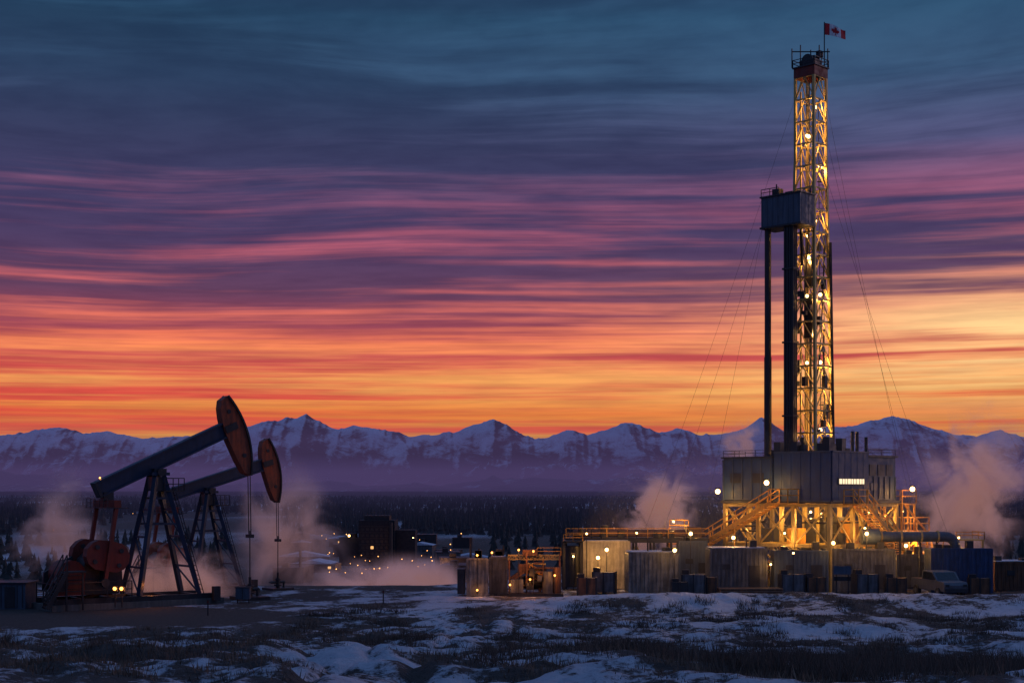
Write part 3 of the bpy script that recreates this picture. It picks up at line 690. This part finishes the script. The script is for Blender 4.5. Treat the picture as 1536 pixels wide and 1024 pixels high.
for q in ((-7.1, 7.5), (-7.1, 9.1), (-4.7, 9.1), (-4.7, 7.5), (-6.0, 3.4)): a.beam((q[0], q[1], 0), (q[0], q[1], 2.8 if q[1] > 5 else 4.9), .16, .16, 0)
a.stairs((-4.2, 8.3, 2.8), (-1.2, 8.3, .2), 1.0, 0, 1)
a.stairs((-2.2, -6.0, 6.9), (4.0, -6.0, 2.9), 1.2, 0, 1)
a.bb((-3.6, -6.7, 6.85), (-2.2, -5.3, 6.95), 0); a.rail([(-3.6, -5.4, 6.95), (-3.6, -6.7, 6.95), (-2.2, -6.7, 6.95)], 1.1, 1, .07)
for (x0, y0, x1, y1, z) in ((5.3, -5.4, 7.6, -2.4, 6.9), (5.3, -5.6, 9.4, -2.2, 4.6), (4.0, -6.7, 9.8, -2.6, 2.8)):
    a.bb((x0, y0, z-.12), (x1, y1, z), 0); a.rail([(x0, y0, z), (x1, y0, z), (x1, y1, z), (x0, y1, z)], 1.1, 1, .07)
    for q in ((x0+.1, y0+.1), (x1-.1, y0+.1), (x1-.1, y1-.1), ((x0+x1)/2, y0+.1)): a.beam((q[0], q[1], 0), (q[0], q[1], z-.1), .16, .16, 0)
a.beam((5.5, -5.4, 2.8), (9.2, -5.4, 4.6), .1, .1, 0); a.beam((5.5, -5.4, 6.9), (9.2, -5.4, 4.6), .12, .12, 0); a.beam((7.6, -5.3, 0), (9.2, -5.5, 2.8), .12, .12, 0)
for x, y, z in ((6, -4, 4.6), (8.2, -3.2, 4.6), (5.8, -3.6, 6.9), (7.8, -4.6, 2.8), (5.0, -4.9, 2.8)):
    a.bb((x-.5, y-.4, z), (x+.5, y+.4, z+random.uniform(.7, 1.3)), 2)
a.done(rig)
L = B('rig_lamps', [M_BULB, M_DARK])
def rl(x, y, z, W, r_=.17, up_=None):
    L.sph((x, y, z), r_, 0); L.box((x, y, z+r_+.06), (r_*1.6, r_*1.6, .1), 1); lamp(rig, (x, y, z-.35 if up_ is None else z+up_), W)
for z, k_ in ((39.6, 0), (37.2, 1), (34.8, 2), (30.2, 0), (27.2, 1), (24.2, 2), (21.2, 0), (18.6, 2), (15.8, 0), (13.0, 2), (10.6, 1)):
    x, y = ((-.2, -.55), (-.55, -.15), (.5, -.6))[k_]
    rl(x, y, z, 270, .15)
for z in (37.2, 28.9, 24, 18.5): L.sph((-.85, -.2, z), .13, 0)
rl(-6.6, -.2, 8.6, 120, .20); rl(-6.6, 4.6, 7.9, 120, .20)
rl(5.2, -6.4, 8.1, 150, .20)
for x, y, z in ((-3, -3, 6.1), (0, 0, 6.2), (-3.4, 3, 6.1), (3.4, -3.4, 6.1), (-3.3, -3.3, 2.6), (2.6, -3.2, 3.1)): rl(x, y, z, 420, .10)
rl(-1.5, -6.0, 5.0, 130, .09); rl(-6.0, -1.5, 4.6, 130, .09)
rl(7, -5.8, 4.1, 230, .10); rl(8.5, -3.6, 6.2, 140, .09); rl(6.6, -6.9, 2.4, 170, .10); rl(-7.6, 8.4, 5.4, 160, .09)
L.done(rig)

# ---------------- yard: containers etc. ----------------
def container(name, px0, px1, pyt, d, mat, depth=2.5, rz=0., roof=True, doors=True):
    x0, x1 = WX(px0, d), WX(px1, d); h_ = WZ(pyt, d); w_ = x1-x0
    b = B(name, [mat, M_DARK, M_SNOWCAP]); b.bb((-w_/2, 0, .15), (w_/2, depth, h_), 0)
    for x in (-w_/2, w_/2): b.bb((x-.08, -.06, .1), (x+.08, .1, h_+.02), 0)
    for z in (.15, h_): b.bb((-w_/2, -.07, z-.09), (w_/2, .06, z+.07), 0)
    n_ = int(w_/.32)
    for i in range(n_): x = -w_/2+.2+i*.32; b.bb((x, -.04, .26), (x+.15, 0.02, h_-.11), 0)
    for y in np.arange(.2, depth-.1, .32):
        for sgn in (-1, 1): b.bb((sgn*w_/2-.03, y, .26), (sgn*w_/2+.03, y+.15, h_-.11), 0)
    for x in (-w_/2+.3, w_/2-.5): b.bb((x, -.03, 0), (x+.25, depth, .15), 1)
    if doors:
        x = w_*.18; b.bb((x, -.09, .3), (x+.85, -.05, min(h_-.2, 2.2)), 1)
        b.bb((-w_*.3, -.09, h_*.55), (-w_*.3+.6, -.05, h_*.55+.4), 1)
    for k_ in range(random.randint(1, 4)):
        x = random.uniform(-w_/2+.4, w_/2-.5); hh_ = random.uniform(.2, .7); b.bb((x-.25, .5, h_), (x+.25, 1.2, h_+hh_), 1)
    if random.random() < .6: x = random.uniform(-w_/3, w_/3); b.cyl((x, .8, h_), (x, .8, h_+random.uniform(.7, 1.4)), .07, 1, 6)
    if roof: b.bb((-w_/2+.1, .1, h_+.07), (w_/2-.1, depth-.1, h_+.12), 2)
    return b.done(None, ((x0+x1)/2, d, 0), rz)
container('shipping_container', 1066, 1150, 823, 110, M_GREY, rz=.04)
container('shipping_container', 1163, 1241, 826, 110.5, M_GREYB, roof=False, rz=-.03)
container('shipping_container', 1247, 1342, 824, 111, M_GREY, rz=.02, roof=False)
container('shipping_container', 1398, 1487, 823, 110, M_CBLUE, rz=-.06, doors=False, roof=False)
container('shipping_container', 1492, 1580, 843, 113, M_RUST, rz=.05)
container('shipping_container', 944, 1016, 829, 109, M_GREY2, rz=.08, doors=False)
container('shipping_container', 1020, 1060, 812, 114, M_GREYB, roof=False)
container('shipping_container', 1346, 1394, 832, 115, M_GREY, roof=False)
container('shipping_container', 1275, 1330, 790, 121, M_GREYB, roof=False)
o = container('pump_house', 876, 944, 812, 115, M_WHITE, 4., doors=False)
b = B('floodlight', [M_BULB, M_DARK])
FL = ((897, 836, 113.6, 75), (910, 824, 113.4, 100), (1012, 825, 107.8, 85), (1250, 814, 109.6, 90), (1359, 818, 109.4, 120), (1100, 806, 112, 100), (1036, 800, 112, 110), (1438, 806, 114, 70), (1300, 800, 111.0, 140), (1156, 846, 109.5, 60), (860, 834, 112.5, 60))
for px, py, dd, W in FL+((880, 800, 113, 5), (955, 799, 114, 5), (1190, 829, 109.3, 5)):
    x, z = WX(px, dd), WZ(py, dd); b.sph((x, dd, z), .14 if W > 72 else .08, 0); b.beam((x, dd+.1, 0), (x, dd+.1, z+.25), .06, .06, 1); b.box((x, dd+.05, z+.22), (.32, .28, .08), 1)
fl_ = b.done()
for px, py, dd, W in FL: lamp(fl_, (WX(px, dd), dd-.5, WZ(py, dd)-.1), W)
def xr(px, d=117.): return WX(px, d)
b = B('pipe_rack', [M_STEEL, M_YEL, M_DARK, M_RUST]); d = 117.
for px in range(848, 1062, 26):
    for y in (d-1.4, d+1.4): b.beam((xr(px), y, 0), (xr(px), y, 3.9), .18, .18, 2)
    b.beam((xr(px), d-1.4, 3.8), (xr(px), d+1.4, 3.8), .18, .2, 0)
for y in (d-1.4, d+1.4): b.beam((xr(848), y, 3.9), (xr(1060), y, 3.9), .2, .3, 2)
b.bb((xr(848), d-1.3, 4.05), (xr(1060), d+1.3, 4.12), 2); b.rail([(xr(848), d-1.4, 4.1), (xr(1060), d-1.4, 4.1)], .8, 1, .05)
for i, (y, z, r_) in enumerate(((d-.8, 4.35, .16), (d-.2, 4.4, .2), (d+.5, 4.5, .28))): b.cyl((xr(860), y, z), (xr(1055), y, z), r_, 3, 10)
for px in (870, 905, 930, 985, 1003): b.cyl((xr(px), d-1.0, 4.1), (xr(px), d-1.0, 4.5+random.random()*.8), .2+random.random()*.2, 2, 10)
b.bb((xr(1028), d-1, 4.1), (xr(1050), d+1, 5.0), 3)
for i in range(8): b.beam((xr(848+i*26), d-1.4, .2 if i % 2 else 3.6), (xr(874+i*26), d-1.4, 3.6 if i % 2 else .2), .09, .09, 0)
pr_ = b.done()
for px, W in ((915, 110), (1000, 110)): lamp(pr_, (xr(px), d-3, 5.6), W)
b = B('flow_pipe', [M_STEEL, M_DARK, M_GREYB]); d = 112
pts = [(xr(1296, d), d, 4.35)]+[(xr(1418, d), d, 4.35)]
for i in range(1, 7): th = math.radians(90-15*i); pts.append((xr(1418, d)+.8*math.cos(th), d, 4.35-.8+.8*math.sin(th)))
pts.append((pts[-1][0], d, 1.))
for a_, c_ in zip(pts[:-1], pts[1:]): b.cyl(a_, c_, .40, 2, 16)
for px in (1320, 1350, 1380, 1405): b.cyl((xr(px, d), d, 4.35), (xr(px, d)+.12, d, 4.35), .48, 0, 16); b.beam((xr(px, d), d, 0), (xr(px, d), d, 4), .15, .15, 1)
b.cyl((xr(1292, d), d, 4.35), (xr(1318, d), d, 4.35), .62, 2, 18); b.done()
b = B('storage_skid', [M_STEEL, M_DARK, M_YEL, M_RUST]); d = 117
b.bb((xr(1432, d), d-1, 0), (xr(1468, d), d+2, 2.6), 3); b.bb((xr(1428, d), d-1.1, 3.9), (xr(1470, d), d+2, 4.0), 0); b.rail([(xr(1428, d), d-1.1, 4.0), (xr(1470, d), d-1.1, 4.0), (xr(1470, d), d+2, 4.0)], .6, 2, .05)
for px in (1430, 1449, 1468): b.beam((xr(px, d), d-1, 0), (xr(px, d), d-1, 3.9), .14, .14, 0)
b.done()
b = B('frame_tank', [M_STEEL, M_DARK, M_YEL]); d = 114.
for px in (846, 872):
    for y in (d, d+2): b.beam((xr(px, d), y, 0), (xr(px, d), y, 3.9), .2, .2, 1)
b.bb((xr(845, d), d-.1, 3.8), (xr(874, d), d+2.1, 3.95), 1); b.cyl((xr(859, d), d+1, .2), (xr(859, d), d+1, 3.5), .62, 1, 18)
b.rail([(xr(845, d), d-.1, 3.95), (xr(874, d), d-.1, 3.95)], .5, 2, .05, .6); b.done()
container('mixing_trailer', 701, 731, 838, 107, M_GREY2, 2.2, doors=False, roof=False)
container('mixing_trailer', 735, 760, 836, 108.5, M_GREY, 2.2, doors=False)
b = B('mud_mixing_skid', [M_GREY, M_STEEL, M_DARK, M_YEL, M_RUST, M_BULBO]); d = 107.
z_ = lambda py: WZ(py, d)
b.bb((xr(686, d), d, .2), (xr(697, d), d+2, z_(853)), 2)
b.bb((xr(762, d), d-.3, 0), (xr(845, d), d+2.6, .25), 2)
def truss(p, q, hgt, n_, mi):
    p = Vector(p); q = Vector(q); u = Vector((0, 0, hgt)); 
    for yy in (0, .7):
        o = Vector((0, yy, 0)); b.beam(p+o, q+o, .11, .11, mi); b.beam(p+o+u, q+o+u, .11, .11, mi)
        for i in range(n_):
            a0 = p.lerp(q, i/n_)+o; a1 = p.lerp(q, (i+1)/n_)+o; b.beam(a0, a1+u, .06, .06, mi); b.beam(a0+u, a0, .06, .06, mi)
truss((xr(764, d), d+.6, 1.0), (xr(795, d), d+.6, 2.1), .3, 6, 4); truss((xr(795, d), d+.6, 2.1), (xr(838, d), d+.6, .8), .3, 7, 3)
truss((xr(762, d), d+1.2, 2.75), (xr(842, d), d+1.2, 2.75), .3, 14, 1)
for px, hh_ in ((764, 2.8), (790, 3.3), (815, 2.8), (840, 3.2)):
    for yy in (.3, 2.0): b.beam((xr(px, d), d+yy, .2), (xr(px, d), d+yy, hh_), .11, .11, 4)
b.bb((xr(784, d), d+.6, 3.05), (xr(806, d), d+1.8, 3.5), 4); b.rail([(xr(806, d), d+.9, 3.05), (xr(842, d), d+.9, 3.05)], .6, 3, .05)
b.cyl((xr(770, d), d+1.6, 1.0), (xr(815, d), d+1.6, 1.0), .5, 2, 14); b.cyl((xr(822, d), d+.4, .2), (xr(822, d), d+.4, 1.9), .42, 0, 14); b.cyl((xr(836, d), d+.4, .2), (xr(836, d), d+.4, 2.2), .3, 4, 14)
b.bb((xr(766, d), d-.1, .3), (xr(785, d), d+.5, 1.3), 0)
for i in range(20):
    x = xr(random.uniform(765, 840), d); y = d+random.uniform(0, 2); b.box((x, y, random.uniform(.5, 2.2)), (random.uniform(.2, .8), .4, random.uniform(.2, .8)), random.choice((2, 4, 0, 2)))
for i in range(9):
    x = xr(random.uniform(760, 820), d); z = random.uniform(.8, 2.6); b.cyl((x, d+random.uniform(.0, 1), z), (x+random.uniform(.8, 1.4), d+random.uniform(.1, 1), z), .07, random.choice((1, 4)), 6)
LP = ((738, 828, 30), (716, 832, 18), (778, 824, 55), (800, 826, 60), (832, 862, 40), (716, 884, 12), (765, 876, 22), (795, 868, 45))
for px, py, W in LP: b.sph((xr(px, d), d-.35, z_(py)), .075, 5); b.beam((xr(px, d), d-.2, .2), (xr(px, d), d-.2, z_(py)), .05, .05, 2)
ms_ = b.done()
for px, py, W in LP: lamp(ms_, (xr(px, d), d-.6, z_(py)), W, (1, .36, .08))
b = B('pipe_bundle', [M_RUST, M_DARK])
for r_ in range(3):
    for i in range(9-r_): b.cyl((xr(1080, 106), 106+i*.2+r_*.1, .25+r_*.17), (xr(1175, 106), 106+i*.2+r_*.1, .25+r_*.17), .095, 0, 8)
for px in (1092, 1165): b.bb((xr(px, 106), 105.9, 0), (xr(px, 106)+.2, 107.8, .15), 1)
b.done()
for px, d, k_ in ((1020, 106, 1), (1040, 107, 3), (905, 110, 3), (1302, 107.5, 3), (880, 107, 2), (1190, 107, 3), (1225, 107.5, 2), (1345, 107, 2), (1060, 107.5, 2), (1470, 106.5, 2)):
    b = B('equipment_crate', [M_GREY, M_DARK, M_RUST]); w_ = .8+.3*k_; b.bb((-w_/2, 0, .12), (w_/2, 1, .9+.25*k_), k_ % 3)
    for x in (-w_/2, 0, w_/2): b.bb((x-.05, -.04, 0), (x+.05, 1.04, .94+.25*k_), 1)
    b.bb((-w_/2-.02, .3, .9+.25*k_), (-w_/2+.5, .8, 1.1+.3*k_), 1)
    b.done(None, (xr(px, d), d, 0), random.uniform(-.3, .3))
b = B('pickup_truck', [M_TRUCK, M_GLASS, M_RUB, M_DARK])
body = [(-2.7, .55), (2.7, .55), (2.75, 1.0), (2.6, 1.22), (1.5, 1.3), (.85, 1.9), (-.75, 1.95), (-.95, 1.3), (-2.7, 1.28)]
b.prism(body, -.92, .92, 0); b.prism([(1.28, 1.33), (.78, 1.84), (-.62, 1.88), (-.72, 1.33)], -.94, .94, 1)
b.add([(1.47, -.8, 1.35), (1.47, .8, 1.35), (.92, .75, 1.86), (.92, -.75, 1.86)], [(0, 1, 2, 3)], 1)
b.bb((-2.65, -.8, 1.22), (-1.05, .8, 1.3), 3)
for x in (-1.75, 1.75):
    for y in (-.88, .88): b.cyl((x, y-.13, .4), (x, y+.13, .4), .4, 2, 16); b.cyl((x, y-.14, .4), (x, y+.14, .4), .2, 0, 10)
b.bb((2.7, -.9, .5), (2.85, .9, .75), 3); b.bb((-2.85, -.9, .5), (-2.7, .9, .75), 3)
for y in (-.7, .7): b.bb((2.7, y-.15, .9), (2.78, y+.15, 1.08), 1)
b.done(None, (xr(1408, 107), 107, .02), math.radians(-80))
b = B('notice_board', [M_DARK, M_GREYB]); 
for x in (-.42, .42): b.beam((x, 0, -1), (x, 0, 1.9), .1, .1, 0)
b.bb((-.62, -.06, 1.35), (.62, -.02, 1.95), 1); b.bb((-.62, -.05, .9), (.62, -.02, 1.2), 0); b.done(None, (xr(1263, 100), 100, float(ground_z(np.array([xr(1263, 100)]), np.array([100.]))[0])))
for px, d in ((312, 91), (575, 100)):
    b = B('marker_post', [M_DARK, M_RED]); b.beam((0, 0, -.5), (0, 0, 1.0), .08, .05, 0); b.bb((-.06, -.04, .8), (.06, -.026, .95), 1); b.done(None, (xr(px, d), d, 0))

# ---------------- town in the valley ----------------
def gz(x, y): return float(ground_z(np.array([x]), np.array([y]))[0])
b = B('processing_tower_building', [paint('dark_facade', (.014, .014, .022), .8), M_DARK, M_WINO, M_BULB]); d = 400.
zb = gz(WX(560, d), d)
def bx(p0, p1, py, dep, y0=0, mi=0): b.bb((WX(p0, d), d+y0, zb), (WX(p1, d), d+y0+dep, WZ(py, d)), mi)
bx(538, 592, 780, 12); bx(545, 583, 773, 7, 2, 1); bx(508, 540, 806, 9, 1); bx(590, 622, 795, 9, 2); bx(520, 532, 800, 5, 2)
for k_ in range(8): b.beam((WX(550+k_*5, d), d+3, WZ(774, d)), (WX(550+k_*5, d), d+3, WZ(768-(k_ % 3), d)), .12, .12, 1)
for r_ in range(6):
    z = WZ(790+r_*9, d); b.bb((WX(538, d)-.05, d-.08, z), (WX(592, d)+.05, d-.02, z+.25), 1)
    for c_ in range(7):
        xx = WX(542+c_*7, d); b.bb((xx, d-.04, z-1.1), (xx+.8, d-.01, z-.3), 2 if random.random() < .03 else 1)
b.cyl((WX(587, d), d-1.5, zb), (WX(587, d), d-1.5, WZ(783, d)), .5, 1, 10); b.sph((WX(524, d), d-.5, WZ(803, d)), .3, 3); b.sph((WX(620, d), d-.5, WZ(806, d)), .15, 3)
b.done()
random.seed(3)
for i in range(38):
    d = random.uniform(300, 560); px = random.uniform(430, 730)
    if 490 < px < 640 and d < 430: continue
    x = WX(px, d); z = gz(x, d); w_ = random.uniform(6, 13); h_ = random.uniform(1.6, 4.6); dp = random.uniform(6, 12)
    b = B('warehouse', [M_GREY, M_DARK, M_SNOWCAP, M_WINO]); b.bb((-w_/2, 0, -1), (w_/2, dp, h_), random.choice((0, 1, 1)))
    if random.random() < .25: b.prism([(-w_/2-.3, h_), (w_/2+.3, h_), (0, h_+w_*.10)], -.3, dp+.3, 2)
    else:
        b.bb((-w_/2-.1, -.1, h_), (w_/2+.1, dp+.1, h_+.2), 1); b.bb((-w_/4, 1, h_+.2), (-w_/4+1.5, 3, h_+1.2), 1)
        if random.random() < .4: b.cyl((w_/3, 2, h_), (w_/3, 2, h_+random.uniform(2, 5)), .3, 1, 8)
    for k_ in range(int(w_/2.4)):
        b.bb((-w_/2+.8+k_*2.4, -.06, h_*.5), (-w_/2+1.6+k_*2.4, -.01, h_*.5+.6), 3 if random.random() < .2 else 1)
    b.bb((w_*.1, -.05, 0), (w_*.1+2, -.02, 1.5), 1)
    b.done(None, (x, d, z), random.uniform(-.2, .2))
b = B('street_lamps', [M_DARK, emis('street_bulb', (1, .42, .12), 4)])
for i in range(74):
    d = random.uniform(300, 600) if i < 68 else random.uniform(600, 1500); px = random.gauss(580, 62) if i < 68 else random.uniform(60, 900); x = WX(px, d); z = gz(x, d)
    h_ = random.uniform(1.2, 4.0); b.beam((x, d, z), (x, d, z+h_), .07, .07, 0); b.beam((x, d, z+h_), (x+.5, d, z+h_), .07, .07, 0); r_ = random.uniform(.03, .12)+d*.00014; b.sph((x+.5, d, z+h_-.1), r_, 1, 6, 4)
sl_ = b.done()
for px, d in ((520, 300), (610, 305), (670, 330), (575, 300), (560, 380)): lamp(sl_, (WX(px, d), d, gz(WX(px, d), d)+3), 900, (1, .38, .14), .3)
